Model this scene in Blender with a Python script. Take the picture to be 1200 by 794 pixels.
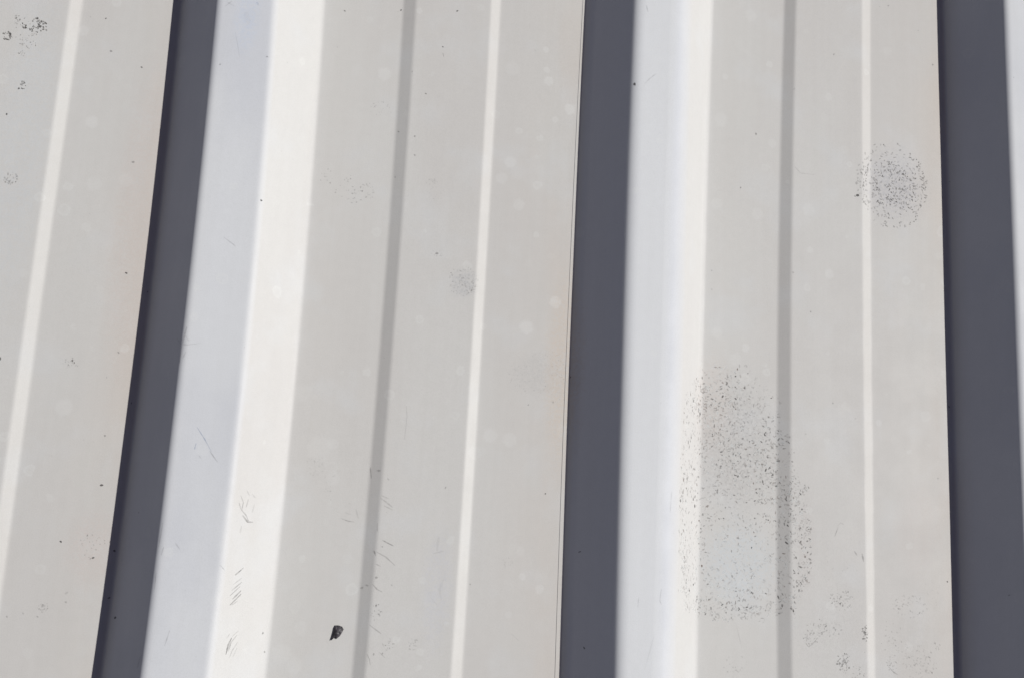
import bpy, bmesh, math, random
from mathutils import Vector, Matrix
from mathutils.bvhtree import BVHTree

scene = bpy.context.scene
for o in list(bpy.data.objects): bpy.data.objects.remove(o)
C = scene.collection
U = 0.305                      # metres between two ribs: the sheet is laid out in rib pitches

# ------------------------------------------------------------------ camera
cam_d = bpy.data.cameras.new('camera'); cam = bpy.data.objects.new('camera', cam_d); C.objects.link(cam)
cam_d.sensor_width = 36; cam_d.lens = 33.979; cam_d.clip_start = 0.01; cam_d.clip_end = 200
cam.matrix_world = Matrix(((0.98555361, -0.07846645, -0.15009030, 0.36662 * U),
                           (0.05301682, 0.98459619, -0.16661203, 0.0),
                           (0.16085180, 0.15624778, 0.97453237, 2.26784 * U),
                           (0, 0, 0, 1)))
scene.camera = cam

# ------------------------------------------------------------------ light
SUN = Vector((1.05, 0.12, 1.0)).normalized()       # direction towards the sun
elev = math.asin(SUN.z); azim = math.atan2(SUN.x, SUN.y)
world = bpy.data.worlds.new('World'); scene.world = world; world.use_nodes = True
nt = world.node_tree; bg = nt.nodes['Background']
sky = nt.nodes.new('ShaderNodeTexSky'); sky.sky_type = 'NISHITA'; sky.sun_disc = False
sky.sun_elevation = elev; sky.sun_rotation = azim
sky.altitude = 900; sky.air_density = .75; sky.dust_density = .25
hs = nt.nodes.new('ShaderNodeHueSaturation'); hs.inputs['Saturation'].default_value = .60; hs.inputs['Hue'].default_value = .54
nt.links.new(sky.outputs['Color'], hs.inputs['Color']); nt.links.new(hs.outputs['Color'], bg.inputs['Color']); bg.inputs['Strength'].default_value = 0.05
sd = bpy.data.lights.new('sun', 'SUN'); sd.energy = 5.0; sd.angle = math.radians(0.53); sd.color = (1.0, 0.982, 0.958)
sun = bpy.data.objects.new('sun', sd); C.objects.link(sun)
sun.rotation_euler = SUN.to_track_quat('Z', 'Y').to_euler(); sun.location = SUN * 3
scene.render.engine = 'CYCLES'
scene.view_settings.view_transform = 'Standard'; scene.view_settings.look = 'None'
scene.view_settings.exposure = 0.19; scene.view_settings.gamma = 1.0

# ------------------------------------------------------------------ measured data (rib pitches)
SPOTS = [(-0.1817, 0.4685, 1.8, 0.9), (0.1142, 0.6356, 1.8, 0.85), (-0.1791, -0.0097, 2.4, 0.85), (-0.249, -0.1345, 1.5, 0.85), (-0.1784, -0.1658, 1.6, 0.8), (-0.2229, -0.2611, 2, 0.4), (0.5212, 0.5788, 2.4, 0.55), (0.2542, 1.1736, 1.6, 0.8), (0.3915, 1.195, 1.6, 0.9), (0.5312, 1.2072, 1.5, 0.8), (0.9699, 1.0253, 2.2, 0.9), (1.3292, 0.9785, 1.8, 0.75), (1.2893, 0.8281, 1.6, 0.7), (1.5412, 1.2227, 1.6, 0.7), (0.8151, 0.0253, 1.4, 0.8), (0.8963, -0.1035, 1.5, 0.8), (0.9128, -0.3159, 1.6, 0.8), (-0.4801, 0.8119, 1.9, 0.8), (1.8347, 1.2358, 1.6, 0.75), (-0.2977, 1.077, 1.4, 0.85), (-0.2768, 0.9976, 1.7, 0.6), (-0.2038, 0.9662, 1.4, 0.75), (-0.4204, 0.2519, 2.2, 0.8), (-0.1967, 0.7322, 2, 0.5), (-0.1306, 0.4291, 1.5, 0.7), (-0.136, -0.1494, 2, 0.8), (-0.1142, -0.2872, 2, 0.9), (-0.135, -0.2489, 1.8, 0.8), (-0.0853, -0.0632, 1.4, 0.6), (-0.1371, 0.1743, 1.2, 0.8), (0.4479, 0.8659, 1.4, 0.6), (0.4673, 0.9787, 1.5, 0.7), (0.5011, 1.1069, 1.3, 0.8), (0.43, 1.0322, 1.4, 0.6), (0.4082, 0.8759, 1.6, 0.6), (0.4512, 0.8182, 1.3, 0.7), (0.4083, 0.7604, 1.2, 0.7), (0.8626, 0.3052, 1.3, 0.8), (0.8235, 0.2424, 1.4, 0.7), (0.7636, 0.2322, 1.3, 0.7), (0.095, 0.9756, 1.6, 0.6), (-0.0062, 0.9437, 1.3, 0.6), (0.5775, 0.0262, 1.3, 0.6), (1.8603, 0.3029, 1.6, 0.85), (1.8744, 0.9055, 1.5, 0.6), (1.9508, -0.1559, 1.4, 0.7), (1.845, -0.1359, 1.4, 0.8), (1.8251, 0.1182, 1.3, 0.6), (1.4768, 0.5173, 1.2, 0.6), (1.5364, 0.2886, 1.3, 0.6), (1.4638, 0.2069, 1.1, 0.5), (1.5959, 0.2539, 1.2, 0.5), (1.4279, 0.6152, 2, 0.6), (1.4292, 1.1105, 2.2, 0.65), (1.2155, 0.6025, 1.2, 0.6), (1.2164, 0.554, 1.6, 0.4), (1.9891, 1.1655, 1.2, 0.7), (0.7352, 1.1332, 1.2, 0.4), (0.1965, -0.3101, 1.6, 0.6), (0.2033, -0.3508, 1.4, 0.6), (-0.1962, 0.2278, 1.2, 0.5), (-0.1773, 0.2853, 1.4, 0.6), (-0.1847, 0.0987, 1.3, 0.6), (0.4601, -0.3461, 1.6, 0.5), (0.4413, -0.3484, 1.5, 0.5), (0.6495, -0.1892, 1.3, 0.6), (-0.3322, 1.0766, 0.9, 0.5), (1.6809, 1.385, 1.2, 0.5), (1.7061, 1.391, 1.6, 0.6), (1.7936, 1.3302, 1.3, 0.5), (0.4149, -0.2003, 2, 0.5), (0.4039, -0.2064, 2.2, 0.6), (0.4344, -0.1818, 2, 0.5), (-0.306, -0.2871, 1.4, 0.5), (-0.276, -0.2931, 1.3, 0.5), (-0.3374, -0.2952, 1.5, 0.4), (-0.2686, -0.2698, 3, 0.4), (-0.2236, -0.2415, 2.2, 0.3), (0.47, -0.1973, 1.2, 0.5), (0.4427, -0.1135, 1.5, 0.5), (1.6069, 0.8379, 3.6, 0.9), (1.5997, 0.8348, 2, 0.5)]
LINES = [([(0.1304, -0.0153), (0.1365, -0.0296), (0.1347, -0.046), (0.1436, -0.0567), (0.1496, -0.0694)], 1.1, 0.5, 0), ([(0.151, -0.0105), (0.1584, -0.0194)], 1.1, 0.35, 0), ([(0.1455, -0.0218), (0.1422, -0.0403)], 1, 0.3, 0), ([(0.1372, -0.0569), (0.1481, -0.0712), (0.1579, -0.071)], 1.6, 0.6, 0), ([(0.1578, -0.0323), (0.1545, -0.0509)], 1, 0.3, 0), ([(0.1285, -0.0299), (0.133, -0.0443)], 1, 0.4, 0), ([(0.1407, -0.0037), (0.1465, -0.0144)], 1, 0.3, 0), ([(0.1375, -0.0787), (0.1357, -0.095)], 1, 0.25, 0), ([(0.144, -0.1725), (0.1338, -0.1827)], 1.3, 0.5, 0), ([(0.1484, -0.1673), (0.1411, -0.176)], 1.1, 0.45, 0), ([(0.147, -0.1887), (0.1324, -0.2022)], 1.1, 0.3, 0), ([(0.1478, -0.1977), (0.1303, -0.2144)], 1.2, 0.4, 0), ([(0.1477, -0.2156), (0.1334, -0.2323)], 1.4, 0.65, 0), ([(0.1484, -0.2228), (0.1298, -0.2443)], 1.4, 0.65, 0), ([(0.1454, -0.2065), (0.1282, -0.2248)], 1.1, 0.45, 0), ([(0.1432, -0.2366), (0.133, -0.2446)], 1, 0.35, 0), ([(0.1041, -0.1603), (0.1142, -0.1712)], 1, 0.3, 0), ([(0.1388, -0.3119), (0.1338, -0.3251), (0.1309, -0.3455)], 1.5, 0.7, 0), ([(0.1478, -0.3077), (0.1381, -0.3223), (0.135, -0.3392)], 1.1, 0.4, 0), ([(0.1502, -0.2992), (0.1387, -0.3101)], 1, 0.3, 0), ([(0.1506, -0.3221), (0.1412, -0.3401), (0.1378, -0.3535)], 1, 0.35, 0), ([(0.1501, -0.3344), (0.1439, -0.3527)], 1, 0.3, 0), ([(0.1349, -0.3027), (0.1296, -0.3124)], 1, 0.25, 0), ([(0.4415, -0.0984), (0.4516, -0.1036), (0.4675, -0.1105)], 1.4, 0.55, 0), ([(0.4301, -0.1254), (0.452, -0.1358), (0.4745, -0.1538)], 1.2, 0.5, 0), ([(0.4302, -0.1519), (0.4421, -0.157)], 1, 0.4, 0), ([(0.4306, -0.0051), (0.4449, -0.0139), (0.4593, -0.0248)], 1.4, 0.35, 0), ([(0.4321, 0.0008), (0.4501, -0.006)], 1.1, 0.3, 0), ([(0.4397, -0.0219), (0.4597, -0.0305)], 1.2, 0.35, 0), ([(0.346, -0.0556), (0.3617, -0.0606), (0.3753, -0.0618)], 1.2, 0.4, 0), ([(0.3525, -0.0419), (0.3663, -0.045)], 1, 0.3, 0), ([(0.3769, -0.033), (0.3843, -0.0537)], 1, 0.3, 0), ([(0.4261, -0.1961), (0.4383, -0.2079), (0.4501, -0.2131)], 1.2, 0.45, 0), ([(0.4272, -0.2857), (0.4411, -0.2951), (0.455, -0.3039)], 1.2, 0.4, 0), ([(0.4523, -0.3426), (0.4664, -0.355)], 1, 0.35, 0), ([(0.4264, -0.3485), (0.4328, -0.3596), (0.4356, -0.3723)], 1, 0.4, 0), ([(0.4023, 0.0633), (0.4062, 0.0382)], 1.5, 0.5, 0), ([(0.4165, 0.0563), (0.4282, 0.057)], 1.6, 0.5, 0), ([(0.4274, -0.0612), (0.4288, -0.0803)], 1.1, 0.4, 0), ([(0.4243, -0.1224), (0.429, -0.1336)], 1.4, 0.5, 0), ([(0.4428, 0.0401), (0.447, 0.0365)], 1.4, 0.4, 0), ([(0.4738, 0.2094), (0.4775, 0.1858), (0.4755, 0.1302)], 0.9, 0.3, 0), ([(0.5022, 1.0911), (0.505, 1.0802)], 1, 0.6, 0), ([(0.569, -0.0848), (0.5672, -0.1174)], 3, 0.12, 0), ([(0.5598, -0.1235), (0.5828, -0.1167)], 1, 0.25, 0), ([(0.5869, -0.1794), (0.5787, -0.2025), (0.584, -0.2249)], 2.6, 0.1, 0), ([(0.5605, -0.222), (0.5751, -0.2365)], 2, 0.12, 0), ([(0.7507, -0.2958), (0.7694, -0.3104)], 0.9, 0.2, 0), ([(0.9942, 1.0284), (1.0068, 1.0433), (1.0237, 1.0588)], 1.1, 0.35, 0), ([(0.9922, 1.235), (0.9971, 1.2175)], 1.2, 0.35, 0), ([(0.0282, 0.1235), (0.0466, 0.0992), (0.0634, 0.073)], 1, 0.5, 1), ([(0.0301, 0.089), (0.0279, 0.0762)], 1.4, 0.5, 1), ([(0.0412, 0.5433), (0.0647, 0.528), (0.0688, 0.5245)], 1.1, 0.3, 0), ([(0.0597, 0.0746), (0.0779, 0.0521)], 1, 0.45, 0), ([(0.0379, 0.0642), (0.0439, 0.0573)], 1, 0.3, 0), ([(-0.0362, 0.3129), (-0.0238, 0.2988), (-0.0095, 0.2981), (0.0185, 0.3041)], 0.9, 0.3, 0), ([(0.0173, -0.2962), (0.0105, -0.327)], 1, 0.35, 0), ([(0.0085, -0.1188), (0.0203, -0.1323)], 1.2, 0.25, 0), ([(0.0196, 1.0263), (0.035, 0.9657)], 0.9, 0.2, 0), ([(-0.009, 1.0855), (0.0048, 1.1002)], 1, 0.25, 0), ([(-0.0063, 1.0965), (0.0117, 1.0884)], 1, 0.25, 0), ([(0.0598, 1.1058), (0.0644, 1.098)], 2.5, 0.25, 1), ([(0.0376, 1.0772), (0.0481, 1.047)], 6, 0.08, 1), ([(-0.0154, 0.337), (-0.0205, 0.301)], 1.5, 0.4, 0), ([(-0.0169, 0.3181), (-0.0067, 0.3058)], 1, 0.3, 0), ([(-0.0216, 0.2953), (-0.023, 0.2579)], 1.2, 0.45, 0), ([(-0.0114, 0.283), (-0.0169, 0.2677)], 1, 0.35, 0), ([(-0.0198, -0.0798), (-0.023, -0.129)], 1.3, 0.3, 0), ([(-0.0127, -0.1285), (-0.016, -0.1461)], 1.2, 0.3, 0), ([(-0.0224, -0.1811), (-0.022, -0.2155)], 1.2, 0.3, 0), ([(-0.0364, -0.3505), (-0.0416, -0.3752)], 1.5, 0.3, 0), ([(1.4313, 0.898), (1.4479, 0.8813), (1.4857, 0.8807)], 1, 0.28, 0), ([(1.0713, -0.1734), (1.068, -0.1995), (1.0722, -0.2068)], 1.2, 0.35, 0), ([(1.0183, -0.194), (1.017, -0.2162)], 1.2, 0.25, 0), ([(1.0915, 0.0459), (1.0887, -0.0023)], 1.6, 0.2, 0), ([(1.0564, -0.2757), (1.037, -0.3491)], 1, 0.15, 0), ([(1.2919, -0.2532), (1.3009, -0.2843), (1.3077, -0.3096)], 1, 0.18, 0), ([(1.5491, -0.016), (1.5401, -0.0391)], 1.2, 0.4, 0), ([(1.5649, -0.0091), (1.5559, -0.0054), (1.5469, -0.0141)], 1, 0.3, 0), ([(1.5915, -0.0717), (1.5982, -0.0816)], 1.6, 0.4, 0), ([(1.6117, -0.0769), (1.6161, -0.0972)], 1.8, 0.45, 0), ([(1.465, -0.2917), (1.4716, -0.3014), (1.4803, -0.2972), (1.4956, -0.2809)], 1.1, 0.35, 0), ([(1.4694, -0.2718), (1.4672, -0.2897)], 1.2, 0.35, 0), ([(1.4956, -0.271), (1.5219, -0.2622)], 1, 0.3, 0), ([(1.684, -0.3425), (1.6972, -0.3561), (1.7084, -0.3618)], 1.1, 0.45, 0), ([(1.2914, -0.3607), (1.3021, -0.3663)], 1.2, 0.4, 0)]
CLUST = {'splat': [(-0.4401, 1.0333, 9, 9, 40, 0.35, 0.95, 1, 2.6, 0.6), (-0.505, 1.0011, 4.5, 4.5, 22, 0.4, 0.95, 1, 2.2, 0.25), (-0.4695, 1.0143, 13, 13, 30, 0.1, 0.5, 0.8, 2, 0.5), (-0.4833, 1.0487, 5, 4, 14, 0.2, 0.45, 1, 2, 0.5), (-0.4698, 1.0313, 3, 4, 7, 0.6, 0.95, 1, 2, 0.5), (-0.4664, 0.9618, 3.5, 3, 10, 0.15, 0.45, 0.9, 1.7, 0.5), (-0.4565, 0.8854, 5, 5, 18, 0.3, 0.8, 0.9, 2, 0.7), (-0.4531, 0.662, 7, 6.5, 42, 0.15, 0.4, 0.9, 1.8, 0.35), (-0.4584, 0.9861, 10, 5, 14, 0.15, 0.5, 0.8, 1.5, 0.5), (-0.2738, 0.2547, 9, 6, 22, 0.1, 0.5, 0.8, 1.5, 0.5), (-0.1794, -0.1422, 16, 14, 24, 0.12, 0.5, 0.8, 1.5, 0.5), (-0.2689, 0.259, 2, 2, 3, 0.8, 0.95, 1, 1.6, 0.5), (-0.2684, -0.2716, 5, 5, 18, 0.1, 0.4, 0.8, 1.6, 0.5), (0.2464, 0.745, 7, 9, 12, 0.15, 0.4, 0.8, 1.5, 0.5)], 'faint': [(0.3132, 0.7201, 22, 15, 46, 0.15, 0.5, 0.9, 1.9, 0.4), (0.589, 0.5155, 16, 17, 110, 0.1, 0.35, 0.8, 1.8, 0.45), (0.5979, 0.5058, 8, 9, 50, 0.1, 0.25, 1, 2.2, 0.5), (0.4973, 0.7517, 6, 7, 18, 0.1, 0.35, 0.8, 1.6, 0.5), (0.5074, 0.7247, 10, 6, 10, 0.1, 0.3, 0.8, 1.6, 0.5), (0.3585, 0.9295, 13, 9, 26, 0.12, 0.4, 0.8, 1.6, 0.5), (0.5212, 0.5788, 6, 4, 10, 0.2, 0.5, 0.7, 1.3, 0.5), (0.7342, -0.1396, 6, 6, 14, 0.1, 0.25, 0.8, 1.6, 0.4), (0.472, -0.3273, 6, 6, 22, 0.2, 0.5, 0.8, 1.5, 0.5), (0.4402, -0.2581, 6, 8, 18, 0.2, 0.5, 0.9, 1.6, 0.5), (0.2788, 0.06, 12, 10, 26, 0.06, 0.16, 1, 2.2, 0.4), (0.8037, 0.305, 40, 28, 240, 0.08, 0.24, 0.7, 1.4, 0.5), (0.3134, 0.0137, 8, 14, 16, 0.1, 0.35, 0.8, 1.5, 0.5), (0.527, -0.3238, 5, 6, 14, 0.15, 0.35, 1, 2, 0.5)], 'lower': [(1.5574, -0.1889, 15, 11, 70, 0.15, 0.5, 0.9, 2, 0.55), (1.5131, -0.2565, 20, 10, 60, 0.12, 0.4, 0.9, 1.9, 0.55), (1.4781, -0.2834, 8, 8, 30, 0.12, 0.4, 0.9, 1.8, 0.5), (1.5634, -0.3343, 9, 9, 55, 0.2, 0.7, 1, 2.2, 0.7), (1.5897, -0.3592, 12, 8, 40, 0.15, 0.45, 0.9, 1.8, 0.5), (1.6191, -0.2671, 4, 9, 30, 0.3, 0.8, 1, 2.2, 0.6), (1.7426, -0.1994, 20, 12, 60, 0.1, 0.4, 0.9, 1.9, 0.45), (1.705, -0.2818, 18, 20, 40, 0.1, 0.45, 0.8, 1.8, 0.5), (1.7675, -0.3323, 20, 18, 90, 0.1, 0.42, 0.9, 2, 0.55), (1.693, -0.3383, 6, 10, 22, 0.15, 0.5, 0.9, 1.8, 0.5), (1.8115, -0.2927, 5, 5, 8, 0.2, 0.5, 0.8, 1.6, 0.5), (1.2934, -0.3529, 14, 12, 24, 0.1, 0.35, 0.8, 1.6, 0.5), (1.5444, -0.0942, 26, 30, 26, 0.08, 0.3, 0.8, 1.6, 0.5), (1.7979, -0.1769, 14, 26, 26, 0.06, 0.25, 0.8, 1.5, 0.5)]}
PALE = [(0.3641, 1.0213, 8, 0.3), (0.7498, 0.4198, 8, 0.4), (0.8184, 0.4869, 7, 0.5), (0.7636, 1.1393, 4, 0.4), (0.8326, 0.9867, 7, 0.45), (0.7743, 1.0551, 6, 0.4), (0.7685, 1.0843, 4, 0.35), (0.6878, 0.8304, 7, 0.3), (0.6688, 0.7863, 7, 0.25), (0.715, 0.7232, 7, 0.25), (0.7966, 0.9551, 4, 0.3), (-0.2976, 0.8188, 7, 0.3), (-0.3432, 1.0405, 6, 0.25), (-0.2764, 0.6719, 8, 0.18), (-0.2778, 0.1551, 9, 0.25), (1.2331, 1.007, 9, 0.22), (1.3741, 0.9579, 6, 0.2), (1.3364, 0.7622, 8, 0.2), (1.4717, 0.7847, 8, 0.22), (1.2257, 0.7804, 7, 0.2), (1.5264, 1.1001, 5, 0.25), (1.2427, 1.126, 4, 0.3), (1.5279, 0.6199, 6, 0.3), (1.3087, 0.4133, 5, 0.3), (1.2319, 0.444, 7, 0.2), (1.2822, 0.381, 8, 0.2), (0.2851, 0.0992, 14, 0.18), (0.3195, 0.0333, 8, 0.18), (0.2358, 0.2236, 10, 0.12), (0.6774, 0.1534, 8, 0.25), (0.7228, 0.1462, 8, 0.25), (0.8116, -0.1944, 5, 0.3), (0.7699, -0.1671, 4, 0.3), (0.7425, -0.2544, 4, 0.2), (0.7628, -0.1092, 5, 0.15), (0.2401, -0.3538, 10, 0.2), (0.2701, -0.3801, 8, 0.2), (0.2758, -0.298, 7, 0.15), (1.7387, -0.2969, 6, 0.3), (1.8405, 0.699, 5, 0.15), (1.6659, 0.2485, 4, 0.3), (0.8517, 0.1746, 8, 0.2), (0.3131, 0.1107, 6, 0.2), (-0.1794, -0.1422, 9, 0.12), (-0.2067, 0.6876, 8, 0.2), (1.702, 1.2582, 6, 0.15), (1.311, 1.3086, 8, 0.2), (0.6788, 1.0774, 9, 0.15)]
FILM = [(1.7118, 0.8801, 0.10488, 0.11856, 0.2, (0.27, 0.27, 0.31, 1)), (1.7215, 0.8741, 0.06384, 0.0684, 0.18, (0.27, 0.28, 0.3, 1)), (1.2854, 0.171, 0.11399999999999999, 0.1938, 0.24, (0.27, 0.265, 0.26, 1)), (1.2984, -0.1155, 0.10488, 0.11399999999999999, 0.45, (0.41, 0.44, 0.455, 1)), (0.5893, 0.5114, 0.03648, 0.038759999999999996, 0.22, (0.27, 0.28, 0.3, 1)), (0.5728, -0.2027, 0.04104, 0.1596, 0.16, (0.37, 0.385, 0.44, 1)), (1.4667, -0.0671, 0.03192, 0.1368, 0.12, (0.34, 0.3, 0.285, 1)), (0.8035, 0.3092, 0.09576, 0.05928, 0.16, (0.3, 0.3, 0.3, 1)), (1.5329, -0.2758, 0.0912, 0.1368, 0.1, (0.3, 0.29, 0.28, 1)), (1.7503, -0.2804, 0.0684, 0.1026, 0.1, (0.3, 0.29, 0.28, 1)), (0.8447, 0.3289, 0.050159999999999996, 0.2736, 0.35, (0.44, 0.375, 0.31, 1)), (-0.1731, 0.5906, 0.05928, 0.4332, 0.22, (0.43, 0.365, 0.33, 1)), (-0.1794, -0.1422, 0.0684, 0.0912, 0.2, (0.43, 0.36, 0.33, 1)), (1.7665, -0.0121, 0.0684, 0.1368, 0.2, (0.43, 0.39, 0.37, 1)), (1.2241, 0.2722, 0.05928, 0.1368, 0.3, (0.43, 0.385, 0.35, 1)), (0.0424, 1.0673, 0.03192, 0.1026, 0.18, (0.33, 0.4, 0.52, 1)), (-0.4399, 0.7427, 0.0684, 0.45599999999999996, 0.22, (0.4, 0.43, 0.45, 1))]
BIG = [(1.2555, 0.3725), (1.3048, 0.3676), (1.3523, 0.3453), (1.3843, 0.3004), (1.4005, 0.2417), (1.428, 0.1587), (1.4552, 0.0764), (1.4777, -0.0051), (1.48, -0.0868), (1.4669, -0.1682), (1.4343, -0.2134), (1.3844, -0.2362), (1.3089, -0.2427), (1.2555, -0.2524), (1.1995, -0.2416), (1.1493, -0.2175), (1.1306, -0.1741), (1.12, -0.0782), (1.116, 0.0181), (1.1189, 0.1162), (1.1217, 0.2159), (1.1294, 0.2879), (1.1967, 0.3433)]
ROUND = (1.7094, 0.8799)
FLAKE = [(0.3528, -0.29), (0.3594, -0.2898), (0.3671, -0.2923), (0.371, -0.2977), (0.3681, -0.3046), (0.3637, -0.3125), (0.3565, -0.319), (0.3521, -0.3158), (0.3478, -0.3203), (0.3447, -0.323), (0.346, -0.3145), (0.3483, -0.3053), (0.3494, -0.296)]
HOLE = [(1.2237, -0.0423), (1.3065, -0.0748), (1.3893, -0.0405), (1.3947, -0.1719), (1.3079, -0.1752), (1.2178, -0.1747)]

# ------------------------------------------------------------------ materials
def nodes(name):
    m = bpy.data.materials.new(name); m.use_nodes = True
    n = m.node_tree; return m, n, n.nodes['Principled BSDF']

def N(n, t, **kw):
    x = n.nodes.new(t)
    for k, v in kw.items():
        if k in x.inputs.keys(): x.inputs[k].default_value = v
        else: setattr(x, k, v)
    return x

def mixc(n, fac, a, b, blend='MIX'):
    x = n.nodes.new('ShaderNodeMix'); x.data_type = 'RGBA'; x.blend_type = blend
    for sock, v in ((x.inputs[0], fac), (x.inputs[6], a), (x.inputs[7], b)):
        if hasattr(v, 'is_linked'): n.links.new(v, sock)
        else: sock.default_value = v
    return x.outputs[2]

def ramp(n, src, lo, hi, a=0.0, b=1.0):
    x = n.nodes.new('ShaderNodeMapRange'); x.interpolation_type = 'SMOOTHSTEP'
    n.links.new(src, x.inputs[0]); x.inputs[1].default_value = lo; x.inputs[2].default_value = hi
    x.inputs[3].default_value = a; x.inputs[4].default_value = b
    return x.outputs[0]

def paint_material():
    m, n, b = nodes('weathered_white_paint')
    tc = N(n, 'ShaderNodeTexCoord'); co = tc.outputs['Object']
    def noise(scale, detail=3, rough=.5, stretch=None):
        src = co
        if stretch:
            mp = N(n, 'ShaderNodeMapping'); mp.inputs['Scale'].default_value = stretch
            n.links.new(co, mp.inputs[0]); src = mp.outputs[0]
        x = N(n, 'ShaderNodeTexNoise', Scale=scale, Detail=detail, Roughness=rough)
        n.links.new(src, x.inputs['Vector']); return x.outputs[0]
    clean_sheen = N(n, 'ShaderNodeAttribute', attribute_name='clean_sheen').outputs['Fac']
    grime = N(n, 'ShaderNodeAttribute', attribute_name='grime').outputs['Fac']
    # chalky pan paint: neutral grey white drifting between warm and cool
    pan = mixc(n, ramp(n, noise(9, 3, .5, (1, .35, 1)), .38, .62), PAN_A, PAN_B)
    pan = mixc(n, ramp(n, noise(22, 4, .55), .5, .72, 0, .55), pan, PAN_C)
    top = mixc(n, ramp(n, noise(14, 3, .5, (1, .5, 1)), .35, .65), TOP_A, TOP_B)  # crest paint: cleaner, with the sky's bluish reflection mixed into its colour
    col = mixc(n, clean_sheen, pan, top)
    col = mixc(n, ramp(n, clean_sheen, 1.0, 1.5), col, TOP_C)     # paler crest on the middle rib
    # beige dust washed against the foot of each rib
    gm = N(n, 'ShaderNodeMath', operation='MULTIPLY'); n.links.new(grime, gm.inputs[0])
    n.links.new(ramp(n, noise(16, 4, .6, (1, .3, 1)), .35, .68, .1, 1), gm.inputs[1])
    col = mixc(n, gm.outputs[0], col, GRIME)
    # pale water spots and the greyish film under the patches, worn into the chalky paint
    wob = N(n, 'ShaderNodeTexNoise', Scale=330, Detail=3); n.links.new(co, wob.inputs['Vector'])
    def at(x, y, rx, ry):
        d = N(n, 'ShaderNodeVectorMath', operation='MULTIPLY_ADD')
        n.links.new(co, d.inputs[0]); d.inputs[1].default_value = (1 / (rx * U), 1 / (ry * U), 0); d.inputs[2].default_value = (-x / rx, -y / ry, 0)
        l = N(n, 'ShaderNodeVectorMath', operation='LENGTH'); n.links.new(d.outputs[0], l.inputs[0])
        m2 = N(n, 'ShaderNodeMath', operation='MULTIPLY_ADD'); n.links.new(wob.outputs[0], m2.inputs[0]); m2.inputs[1].default_value = .7; n.links.new(l.outputs['Value'], m2.inputs[2])
        return m2.outputs[0]
    for x, y, rad, a in PALE:
        col = mixc(n, ramp(n, at(x, y, rad * .00228, rad * .00235), 1.0, 1.45, a * .55, 0), col, (.56, .565, .55, 1))
    film = ramp(n, noise(420, 5, .65), .36, .62, .25, 1.35)
    vo = N(n, 'ShaderNodeTexVoronoi', Scale=60); n.links.new(co, vo.inputs['Vector'])
    sp = N(n, 'ShaderNodeSeparateColor'); n.links.new(vo.outputs['Color'], sp.inputs[0])
    q = N(n, 'ShaderNodeMath', operation='MULTIPLY_ADD'); n.links.new(wob.outputs[0], q.inputs[0]); q.inputs[1].default_value = .22; n.links.new(vo.outputs['Distance'], q.inputs[2])
    q2 = N(n, 'ShaderNodeMath', operation='MULTIPLY_ADD'); n.links.new(sp.outputs[1], q2.inputs[0]); q2.inputs[1].default_value = .16; n.links.new(q.outputs[0], q2.inputs[2])
    disc = ramp(n, q2.outputs[0], .36, .42, 1, 0); core = ramp(n, q2.outputs[0], .22, .36, .65, 0)
    ring = N(n, 'ShaderNodeMath', operation='SUBTRACT'); n.links.new(disc, ring.inputs[0]); n.links.new(core, ring.inputs[1])
    rg = N(n, 'ShaderNodeMath', operation='MULTIPLY'); n.links.new(ring.outputs[0], rg.inputs[0]); n.links.new(ramp(n, sp.outputs[0], .55, 1, 0, .2), rg.inputs[1])
    col = mixc(n, rg.outputs[0], col, (.54, .55, .53, 1))
    # faint run-off streaks along the ribs
    col = mixc(n, ramp(n, noise(1, 4, .6, (170, 5, 40)), .3, .7, 0, .35), col, (.955, .952, .945, 1), 'MULTIPLY')
    for x, y, rx, ry, a, c in FILM:
        g = N(n, 'ShaderNodeMath', operation='MULTIPLY'); n.links.new(ramp(n, at(x, y, rx, ry), .75, 1.5, a, 0), g.inputs[0])
        n.links.new(film, g.inputs[1]); col = mixc(n, g.outputs[0], col, c)
    # fine chalk mottling and a faint dust grain
    col = mixc(n, ramp(n, noise(150, 4, .6), .3, .7, 0, .5), col, (.965, .965, .965, 1), 'MULTIPLY')
    col = mixc(n, ramp(n, noise(1500, 2, .6), .35, .75, 0, .6), col, (.90, .90, .895, 1), 'MULTIPLY')
    n.links.new(col, b.inputs['Base Color'])
    n.links.new(ramp(n, noise(40, 3), .3, .7, .5, .62), b.inputs['Roughness'])
    b.inputs['Specular IOR Level'].default_value = .13
    bp = N(n, 'ShaderNodeBump', Strength=.12, Distance=.0004)
    n.links.new(noise(1100, 3, .6), bp.inputs['Height'])
    bp2 = N(n, 'ShaderNodeBump', Strength=.05, Distance=.004)
    n.links.new(noise(28, 2, .5, (1, .5, 1)), bp2.inputs['Height'])
    n.links.new(bp.outputs[0], bp2.inputs['Normal']); n.links.new(bp2.outputs[0], b.inputs['Normal'])
    return m

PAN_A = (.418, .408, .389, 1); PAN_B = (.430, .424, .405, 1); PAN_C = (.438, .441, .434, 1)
TOP_A = (.438, .449, .467, 1); TOP_B = (.478, .488, .496, 1); TOP_C = (.497, .507, .512, 1); GRIME = (.432, .382, .335, 1)
paint = paint_material()

def stain_material():
    m, n, b = nodes('stain')
    a = N(n, 'ShaderNodeAttribute', attribute_name='stain')
    n.links.new(a.outputs['Color'], b.inputs['Base Color']); n.links.new(a.outputs['Alpha'], b.inputs['Alpha'])
    b.inputs['Roughness'].default_value = .8; b.inputs['Specular IOR Level'].default_value = .15
    return m
stain = stain_material()

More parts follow.
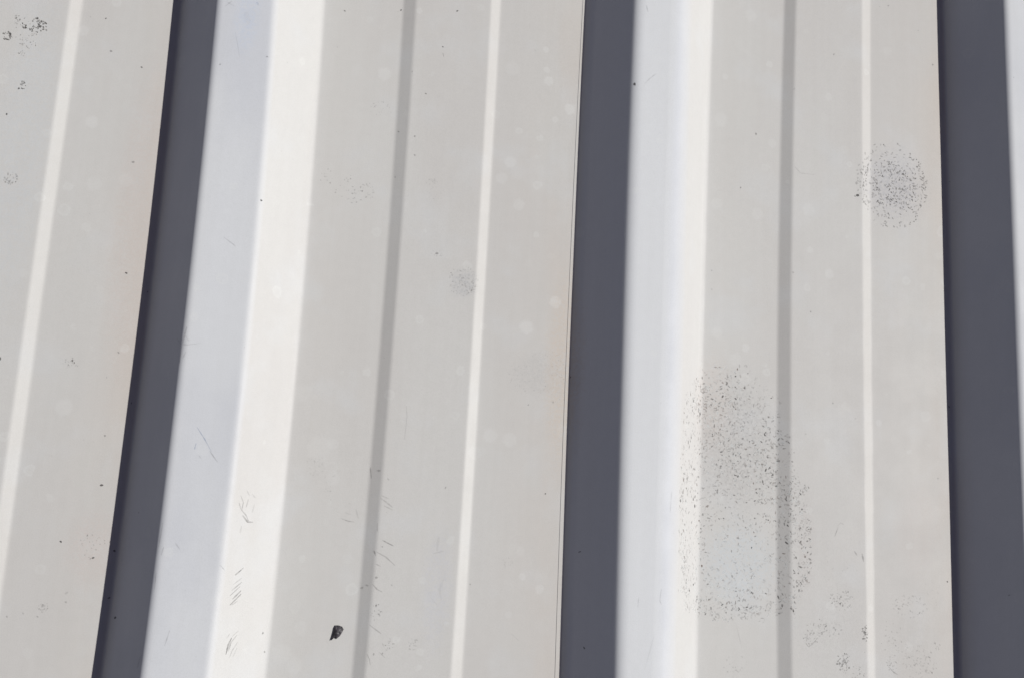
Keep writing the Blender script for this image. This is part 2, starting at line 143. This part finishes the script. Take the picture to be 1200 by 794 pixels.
def flake_material():
    m, n, b = nodes('black_flake')
    tc = N(n, 'ShaderNodeTexCoord')
    x = N(n, 'ShaderNodeTexNoise', Scale=600, Detail=4); n.links.new(tc.outputs['Object'], x.inputs['Vector'])
    n.links.new(mixc(n, ramp(n, x.outputs[0], .4, .7), (.010, .008, .011, 1), (.040, .034, .040, 1)), b.inputs['Base Color'])
    b.inputs['Roughness'].default_value = .55
    bp = N(n, 'ShaderNodeBump', Strength=.6, Distance=.0006); n.links.new(x.outputs[0], bp.inputs['Height'])
    n.links.new(bp.outputs[0], b.inputs['Normal'])
    return m

# ------------------------------------------------------------------ the ribbed sheets
# fold lines of one pitch: foot, D/B = crest, P = foot; a0 a1 b0 b1 = the shallow rib in the pan
FOOT = .104; FOOT_LAP = .1105         # run of the shaded flank
def foot_run(k): return FOOT_LAP if k == 1 else FOOT
LINE = dict(D=-.0257, B=.1019, P=.2059, a0=.3984, a1=.4291, b0=.6202, b1=.6454)
HRIB = {0: .1195, 1: .107}; HMIN = .0098
# how far each fold wanders from straight along the sheet (quadratic in y)
WANDER = {('b0', -1): (0, .0008, 0), ('b1', -1): (0, .0005, .0006),
 ('D', 0): (-.01288, .01057, .0040), ('B', 0): (-.02222, .01413, .0120), ('P', 0): (-.01407, .00698, .0043),
 ('a0', 0): (-.0104, .00819, .00312), ('a1', 0): (-.0088, .00805, .00171), ('b0', 0): (-.00501, .00332, -.00126), ('b1', 0): (-.00173, .0001, -.00244),
 ('D', 1): (.00697, -.01141, -.00054), ('B', 1): (.0001, .0005, -.00525), ('P', 1): (.00659, -.00198, -.0155),
 ('a0', 1): (.01174, -.00799, -.00482), ('a1', 1): (.0118, -.00959, -.00328), ('b0', 1): (.00505, -.00593, .00232), ('b1', 1): (.00514, -.00224, .001),
 ('D', 2): (0, -.00336, .00394)}
def fold(name, k, y):
    y = max(-.65, min(1.55, y)); c = WANDER.get((name, k), (0, 0, 0))
    return k + LINE[name] + c[0] * y * y + c[1] * y + c[2]

def smooth_bend(pts, i, r0, r1, n=7):
    """round one corner of the profile with a quadratic curve"""
    (x0, z0), (x1, z1), (x2, z2) = pts[i - 1][:2], pts[i][:2], pts[i + 1][:2]
    l0 = math.hypot(x1 - x0, z1 - z0); l1 = math.hypot(x2 - x1, z2 - z1)
    ax, az = x1 + (x0 - x1) * r0 / l0, z1 + (z0 - z1) * r0 / l0
    bx, bz = x1 + (x2 - x1) * r1 / l1, z1 + (z2 - z1) * r1 / l1
    out = []
    for j in range(n + 1):
        t = j / n
        out.append(((1 - t) ** 2 * ax + 2 * t * (1 - t) * x1 + t * t * bx, (1 - t) ** 2 * az + 2 * t * (1 - t) * z1 + t * t * bz))
    return out

def profile(k0, k1, y, start=None, end=None):
    """(x, z, clean, grime) across the sheet at one y"""
    P = []      # corner, r before, r after, clean_sheen
    if start: P += [(x, z, 0, 0, c) for x, z, c in start(y)]
    for k in range(k0, k1 + 1):
        h = HRIB.get(k, .118); d, b, p = fold('D', k, y), fold('B', k, y), fold('P', k, y)
        rb = (.042, .034) if k == 1 else (.012, .012)
        rd = (.012, .020) if k == 1 else (.009, .012)
        if not (start and k == k0): P.append((d - foot_run(k), 0, .006, .006, 0))
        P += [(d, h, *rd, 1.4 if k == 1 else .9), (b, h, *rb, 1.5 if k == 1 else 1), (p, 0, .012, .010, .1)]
        a = [fold(q, k, y) for q in ('a0', 'a1', 'b0', 'b1')]
        P += [(a[0], 0, .005, .005, 0), (a[1], HMIN, .005, .005, 0), (a[2], HMIN, .0045, .0045, 0), (a[3], 0, .004, .005, 0)]
    if end: P += [(x, z, 0, 0, c) for x, z, c in end(y)]
    else: P.append((k1 + .8, 0, 0, 0, 0))
    if not start: P.insert(0, (k0 - .3, 0, 0, 0, 0))
    out = []
    for i, (x, z, r0, r1, c) in enumerate(P):
        if r0 and 0 < i < len(P) - 1: seg = smooth_bend(P, i, r0, r1)
        else: seg = [(x, z)]
        if out:
            x0, z0, c0 = out[-1]; x1, z1 = seg[0]
            n = max(2, int(math.hypot(x1 - x0, z1 - z0) / .008 + .5)) if True else 2
            n = min(n, 40) if y is not None else n
            for j in range(1, 9):       # fixed count so that every row matches
                t = j / 9; t = t * t * (3 - 2 * t)
                out.append((x0 + (x1 - x0) * t, z0 + (z1 - z0) * t, c0 + (c - c0) * min(1, t * 5)))
        m = len(seg)
        # the cleaner, sky-tinted crest colour stops at the bend: the lit flank is chalky like the pan
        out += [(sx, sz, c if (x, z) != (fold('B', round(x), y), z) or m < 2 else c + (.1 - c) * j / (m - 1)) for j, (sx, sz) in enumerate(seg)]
    return out

def grime_at(x, y):
    k = round(x + .13)                      # nearest rib on the right
    f = fold('D', k, y) - foot_run(k)
    return (math.exp(-(f - x) / .06) * .8 if f - x > .025 or k != 1 else .3) if x <= f else 0

def sheet(name, label, k0, k1, y0, y1, start=None, end=None, rows=110, T=.0003, group='ribbed sheets'):
    bm = bmesh.new(); rng = random.Random(k0 * 7 + 3)
    lc = bm.verts.layers.float.new('clean_sheen'); lg = bm.verts.layers.float.new('grime')
    top = []; bot = []
    for r in range(rows + 1):
        y = y0 + (y1 - y0) * r / rows
        tr = []; br = []
        for x, z, c in profile(k0, k1, y, start, end):
            dz = .0007 * math.sin(5.1 * y + 3 * x) * math.sin(2.3 * y + 1.7 * x + 1)
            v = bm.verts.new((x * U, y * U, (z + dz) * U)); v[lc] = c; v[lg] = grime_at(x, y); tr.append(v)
            w = bm.verts.new((x * U, y * U, (z + dz - T) * U)); w[lc] = c; br.append(w)
        top.append(tr); bot.append(br)
    n = len(top[0])
    for r in range(rows):
        for i in range(n - 1):
            bm.faces.new((top[r][i], top[r][i + 1], top[r + 1][i + 1], top[r + 1][i])).smooth = True
            bm.faces.new((bot[r][i], bot[r + 1][i], bot[r + 1][i + 1], bot[r][i + 1])).smooth = True
        bm.faces.new((top[r][0], top[r + 1][0], bot[r + 1][0], bot[r][0]))
        bm.faces.new((top[r][n - 1], bot[r][n - 1], bot[r + 1][n - 1], top[r + 1][n - 1]))
    for i in range(n - 1):
        bm.faces.new((top[0][i], bot[0][i], bot[0][i + 1], top[0][i + 1]))
        bm.faces.new((top[rows][i], top[rows][i + 1], bot[rows][i + 1], bot[rows][i]))
    for e in bm.edges:
        if len(e.link_faces) == 2 and e.link_faces[0].smooth != e.link_faces[1].smooth: e.smooth = False
    me = bpy.data.meshes.new(name); bm.to_mesh(me)
    tree = BVHTree.FromBMesh(bm); bm.free()
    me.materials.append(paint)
    o = bpy.data.objects.new(name, me); C.objects.link(o)
    o['label'] = label; o['category'] = 'metal sheet'; o['group'] = group
    return o, tree

Y0, Y1 = -3.2, 4.2
LAP = .012
def lap_end(y):        # the lower sheet runs on under the lapping rib
    d = fold('D', 1, y)
    return [(d - FOOT_LAP + .006, -.0004, 0), (d + .010, .107 - .012, 0), (d + .08, .107 - .012, 0)]
def lap_start(y):      # the upper sheet begins with a narrow lip resting on the lower one
    d = fold('D', 1, y); w = LAP - .002 - .003 * max(-.6, min(1.4, y))
    return [(d - FOOT_LAP - w, .0004, 0), (d - FOOT_LAP, .0004, 0)]
left, left_tree = sheet('ribbed_sheet', 'pale ribbed metal sheet on the left, with the black flake lying on it', -2, 0, Y0, Y1, end=lap_end)
right, right_tree = sheet('ribbed_sheet', 'pale ribbed metal sheet on the right, with two large dark-speckled patches', 1, 3, Y0, Y1, start=lap_start)

# ------------------------------------------------------------------ marks on the paint
LIFT = .0003
def drop(tree, x, y):
    h = tree.ray_cast(Vector((x * U, y * U, .2)), Vector((0, 0, -1)))
    if h[0] is None: return Vector((x * U, y * U, 0))
    return h[0] + h[1] * LIFT * U * 1.0

class Marks:
    def __init__(s, tree): s.bm = bmesh.new(); s.l = s.bm.verts.layers.float_color.new('stain'); s.t = tree
    def vert(s, x, y, col, a, lift=0):
        p = drop(s.t, x, y); p.z += lift * U
        v = s.bm.verts.new(p); v[s.l] = (*col, 1 - math.sqrt(max(0, 1 - min(a, .98)))); return v
    def speck(s, x, y, l, w, ang, a, rng, col=(.09, .085, .08)):
        n = 7; c, q = math.cos(ang), math.sin(ang); vs = []
        lift = rng.uniform(0, .00015)
        for i in range(n):
            t = 2 * math.pi * i / n; r = rng.uniform(.7, 1.2)
            u, v = math.cos(t) * l * .5 * r, math.sin(t) * w * .5 * r
            vs.append(s.vert(x + u * c - v * q, y + u * q + v * c, col, a, lift))
        m = s.vert(x, y, col, a, lift)
        for i in range(n): s.bm.faces.new((m, vs[i], vs[(i + 1) % n]))
    def stroke(s, pts, w, a, rng, col=(.09, .085, .08)):
        # resample, taper to both ends
        P = []
        for (x0, y0), (x1, y1) in zip(pts, pts[1:]):
            for j in range(5): P.append((x0 + (x1 - x0) * j / 5, y0 + (y1 - y0) * j / 5))
        P.append(pts[-1]); n = len(P); prev = None
        lift = rng.uniform(0, .0002)
        for i, (x, y) in enumerate(P):
            xa, ya = P[max(0, i - 1)]; xb, yb = P[min(n - 1, i + 1)]
            d = math.hypot(xb - xa, yb - ya) or 1; nx, ny = -(yb - ya) / d, (xb - xa) / d
            k = w * .5 * (.35 + .65 * math.sin(math.pi * (i + .5) / n)) * rng.uniform(.7, 1.2); al = a * rng.uniform(.55, 1.1)
            cur = [s.vert(x + nx * k, y + ny * k, col, min(1, al), lift), s.vert(x - nx * k, y - ny * k, col, min(1, al), lift)]
            if prev: s.bm.faces.new((prev[0], prev[1], cur[1], cur[0]))
            prev = cur
    def build(s, name, parent, label=None):
        me = bpy.data.meshes.new(name); s.bm.normal_update(); s.bm.to_mesh(me); s.bm.free(); me.materials.append(stain)
        o = bpy.data.objects.new(name, me); C.objects.link(o); o.parent = parent
        if label: o['label'] = label
        return o
PX = .00228               # rough size of one photo pixel on the sheet, in pitches
GREY = (.09, .085, .08); BLUE = (.12, .2, .33); PALE_C = (.70, .72, .71)
SEAM = 1 + LINE['D'] - FOOT_LAP - .01
def side(x): return 0 if x < SEAM else 1
parents = (left, right); trees = (left_tree, right_tree)

rng = random.Random(11)
def cluster(mk, x, y, rx, ry, n, a0, a1, s0, s1, e, col=GREY):
    for _ in range(n):
        t = rng.uniform(0, 2 * math.pi); r = rng.random() ** e
        a = rng.uniform(a0, a1) if rng.random() < .4 else rng.uniform(a0, (a0 + a1) / 2)
        l = rng.uniform(s0, s1) * PX
        mk.speck(x + math.cos(t) * r * rx * PX, y + math.sin(t) * r * ry * PX, l * rng.uniform(1, 1.7), l * rng.uniform(.6, 1), rng.uniform(0, 3.14), a, rng, col)

# single dirt specks and scratches, each its own part
def stuff(o): o['kind'] = 'stuff'; return o
for s in (0, 1):
    for x, y, r, a in SPOTS:
        if side(x) != s: continue
        mk = Marks(trees[s]); mk.speck(x, y, r * rng.uniform(1.3, 1.9) * PX, r * rng.uniform(.85, 1.25) * PX, rng.uniform(0, 3), a * (rng.uniform(.9, 1.05) if a >= .8 else rng.uniform(.6, .92)), rng, (.05, .047, .046)); mk.build('dirt_speck', parents[s])
    mk = Marks(trees[s])
    for i in range(60):      # dust specks hardly larger than a grain
        x = rng.uniform(-.55, SEAM) if s == 0 else rng.uniform(SEAM + .03, 2.2); y = rng.uniform(-.5, 1.45)
        mk.speck(x, y, rng.uniform(.8, 1.6) * PX, rng.uniform(.7, 1.1) * PX, rng.uniform(0, 3), rng.uniform(.08, .3), rng)
    stuff(mk.build('dust', parents[s]))
    for pts, w, a, c in LINES:
        if side(pts[0][0]) != s: continue
        mk = Marks(trees[s]); mk.stroke(pts, w * 1.0 * PX, a * .85, rng, BLUE if c else GREY)
        mk.build('scratch', parents[s], 'bluish scratch' if c else None)
for c in CLUST['splat']:
    mk = Marks(left_tree); cluster(mk, *c[:5], min(.9, c[5] * 1.5), min(1, c[6] * 1.25), *c[7:]); stuff(mk.build('dirt_splash', left))
for c in CLUST['faint']:
    mk = Marks(left_tree); cluster(mk, *c); stuff(mk.build('lichen_patch', left, 'faint grey patch'))

# round patch
mk = Marks(right_tree); x, y = ROUND
for _ in range(230):      # dense core
    t = rng.uniform(0, 6.283); r = 27 * rng.random() ** .6 * (1 + .18 * math.sin(2 * t + 2) + .12 * math.sin(5 * t)); a = rng.uniform(.2, .55) if rng.random() < .72 else rng.uniform(.55, .85)
    mk.speck(x + (3 + math.cos(t) * r * 1.15) * PX, y + math.sin(t) * r * 1.2 * PX, rng.uniform(1.4, 4) * PX, rng.uniform(.9, 1.9) * PX, rng.choice((rng.gauss(2.2, .5), rng.uniform(0, 3.14))), a, rng)
for _ in range(200):
    t = rng.uniform(0, 6.283); r = rng.uniform(.3, 1.0) * (.9 + .10 * math.sin(3 * t + 1) + .06 * math.sin(7 * t)) * rng.uniform(.9, 1.06)
    mk.speck(x + math.cos(t) * r * 47 * PX, y + math.sin(t) * r * 52 * PX, rng.uniform(2, 4.2) * PX, rng.uniform(1.1, 2) * PX, rng.choice((t + 1.57 + rng.gauss(0, .3), rng.uniform(0, 3.14))), rng.uniform(.15, .5), rng)
for _ in range(90):
    t = rng.gauss(3.14, .6); r = rng.uniform(.7, 1.0)
    mk.speck(x + math.cos(t) * r * 47 * PX, y + math.sin(t) * r * 52 * PX, rng.uniform(2, 4) * PX, rng.uniform(1.2, 2) * PX, rng.gauss(1.57, .6), rng.uniform(.12, .4), rng)
for _ in range(70):
    t = rng.gauss(0, .9); r = rng.uniform(.86, 1.0)
    mk.speck(x + math.cos(t) * r * 45 * PX, y + math.sin(t) * r * 52 * PX, rng.uniform(2, 3.6) * PX, rng.uniform(1.2, 2) * PX, rng.uniform(0, 3.14), rng.uniform(.2, .65), rng)
stuff(mk.build('lichen_patch', right, 'round speckled grey patch beside the narrow bright rib'))

# long patch
def inside(p, poly):
    x, y = p; c = False
    for (x0, y0), (x1, y1) in zip(poly, poly[1:] + poly[:1]):
        if (y0 > y) != (y1 > y) and x < (x1 - x0) * (y - y0) / (y1 - y0) + x0: c = not c
    return c
def edge_dist(p, poly):
    b = 9
    for (x0, y0), (x1, y1) in zip(poly, poly[1:] + poly[:1]):
        dx, dy = x1 - x0, y1 - y0; t = max(0, min(1, ((p[0] - x0) * dx + (p[1] - y0) * dy) / (dx * dx + dy * dy)))
        b = min(b, math.hypot(p[0] - x0 - t * dx, p[1] - y0 - t * dy))
    return b
mk = Marks(right_tree)
xs = [p[0] for p in BIG]; ys = [p[1] for p in BIG]; xa, xb, ya, yb = min(xs), max(xs), min(ys), max(ys)
lobes = [(rng.uniform(xa, xb), rng.uniform(ya, yb), rng.uniform(.02, .05)) for _ in range(26)]
n = 0
while n < 3700:
    p = (rng.uniform(xa, xb), rng.uniform(ya, yb))
    jx = 5 * PX * (math.sin(p[1] * 61) + math.sin(p[1] * 143 + 1)) * rng.random(); jy = 5 * PX * (math.sin(p[0] * 71) + math.sin(p[0] * 157 + 2)) * rng.random()
    if not inside((p[0] + jx, p[1] + jy), BIG): continue
    e = edge_dist(p, BIG) / PX; up = (p[1] - ya) / (yb - ya)
    w = .26 + .30 * (up > .45)
    if e < 13: w = .85 if up < .55 else .4
    if inside(p, HOLE): w = .38
    if p[0] > 1 + LINE['a0'] - .003: w *= 1.7
    for lx, ly, lr in lobes:
        if math.hypot(p[0] - lx, p[1] - ly) < lr: w *= 1.7
    if rng.random() > w: continue
    n += 1
    dark = rng.random()
    a = rng.uniform(.08, .3) if dark < .80 else rng.uniform(.3, .6) if dark < .97 else rng.uniform(.65, .95)
    # on the steep flank the specks run along the slope
    onslope = p[0] < 1 + LINE['P'] - .01
    ang = 1.57 + rng.gauss(0, .3) if onslope else rng.uniform(0, 3.14)
    if inside(p, HOLE) and rng.random() < .75: a *= .6
    if rng.random() < .12:      # pale chalky flecks between the dark ones
        mk.speck(p[0], p[1], rng.uniform(2, 4.5) * PX, rng.uniform(1.2, 2.6) * PX, ang, .5, rng, (.62, .64, .63)); continue
    big = 1 if dark > .5 else .8
    mk.speck(p[0], p[1], rng.uniform(1.5, 4.4) * big * PX, rng.uniform(.9, 1.9) * big * PX, ang, a, rng, (.09, .085, .082) if rng.random() < .8 else (.16, .12, .10))
stuff(mk.build('lichen_patch', right, 'long speckled grey patch running over the rib flank and the narrow dark rib'))
for c in CLUST['lower']:
    mk = Marks(right_tree); cluster(mk, *c); stuff(mk.build('lichen_patch', right, 'thin scatter of small specks'))

# ------------------------------------------------------------------ the black flake
def flake():
    cx = sum(p[0] for p in FLAKE) / len(FLAKE); cy = sum(p[1] for p in FLAKE) / len(FLAKE)
    base = drop(left_tree, cx, cy); bm = bmesh.new(); rg = random.Random(5)
    rings = (1.0, .75, .45, .15); rows = []
    for zt in (0, 1):
        for f in rings:
            row = []
            for (x, y) in FLAKE:
                u, v = (x - cx) * f, (y - cy) * f
                z = .0012 + .0045 * (1 - f) + .08 * abs(v) * f * f * .35 + rg.uniform(-.0004, .0004)   # cupped, ends turned up
                row.append(bm.verts.new((u * U, v * U, (z + (.0012 if zt else 0)) * U)))
            rows.append(row)
    n = len(FLAKE)
    def skin(a, b, flip):
        for i in range(n):
            q = (a[i], a[(i + 1) % n], b[(i + 1) % n], b[i]); bm.faces.new(q[::-1] if flip else q)
    for j in range(3): skin(rows[j], rows[j + 1], False); skin(rows[4 + j], rows[5 + j], True)
    bm.faces.new(rows[3]); bm.faces.new(rows[7][::-1]); skin(rows[0], rows[4], True)
    bmesh.ops.recalc_face_normals(bm, faces=bm.faces)
    me = bpy.data.meshes.new('flake'); bm.to_mesh(me); bm.free(); me.materials.append(flake_material())
    o = bpy.data.objects.new('flake', me); C.objects.link(o); o.location = base
    o['label'] = 'small black curled flake with a notched end lying on the pale sheet'; o['category'] = 'flake'
flake()
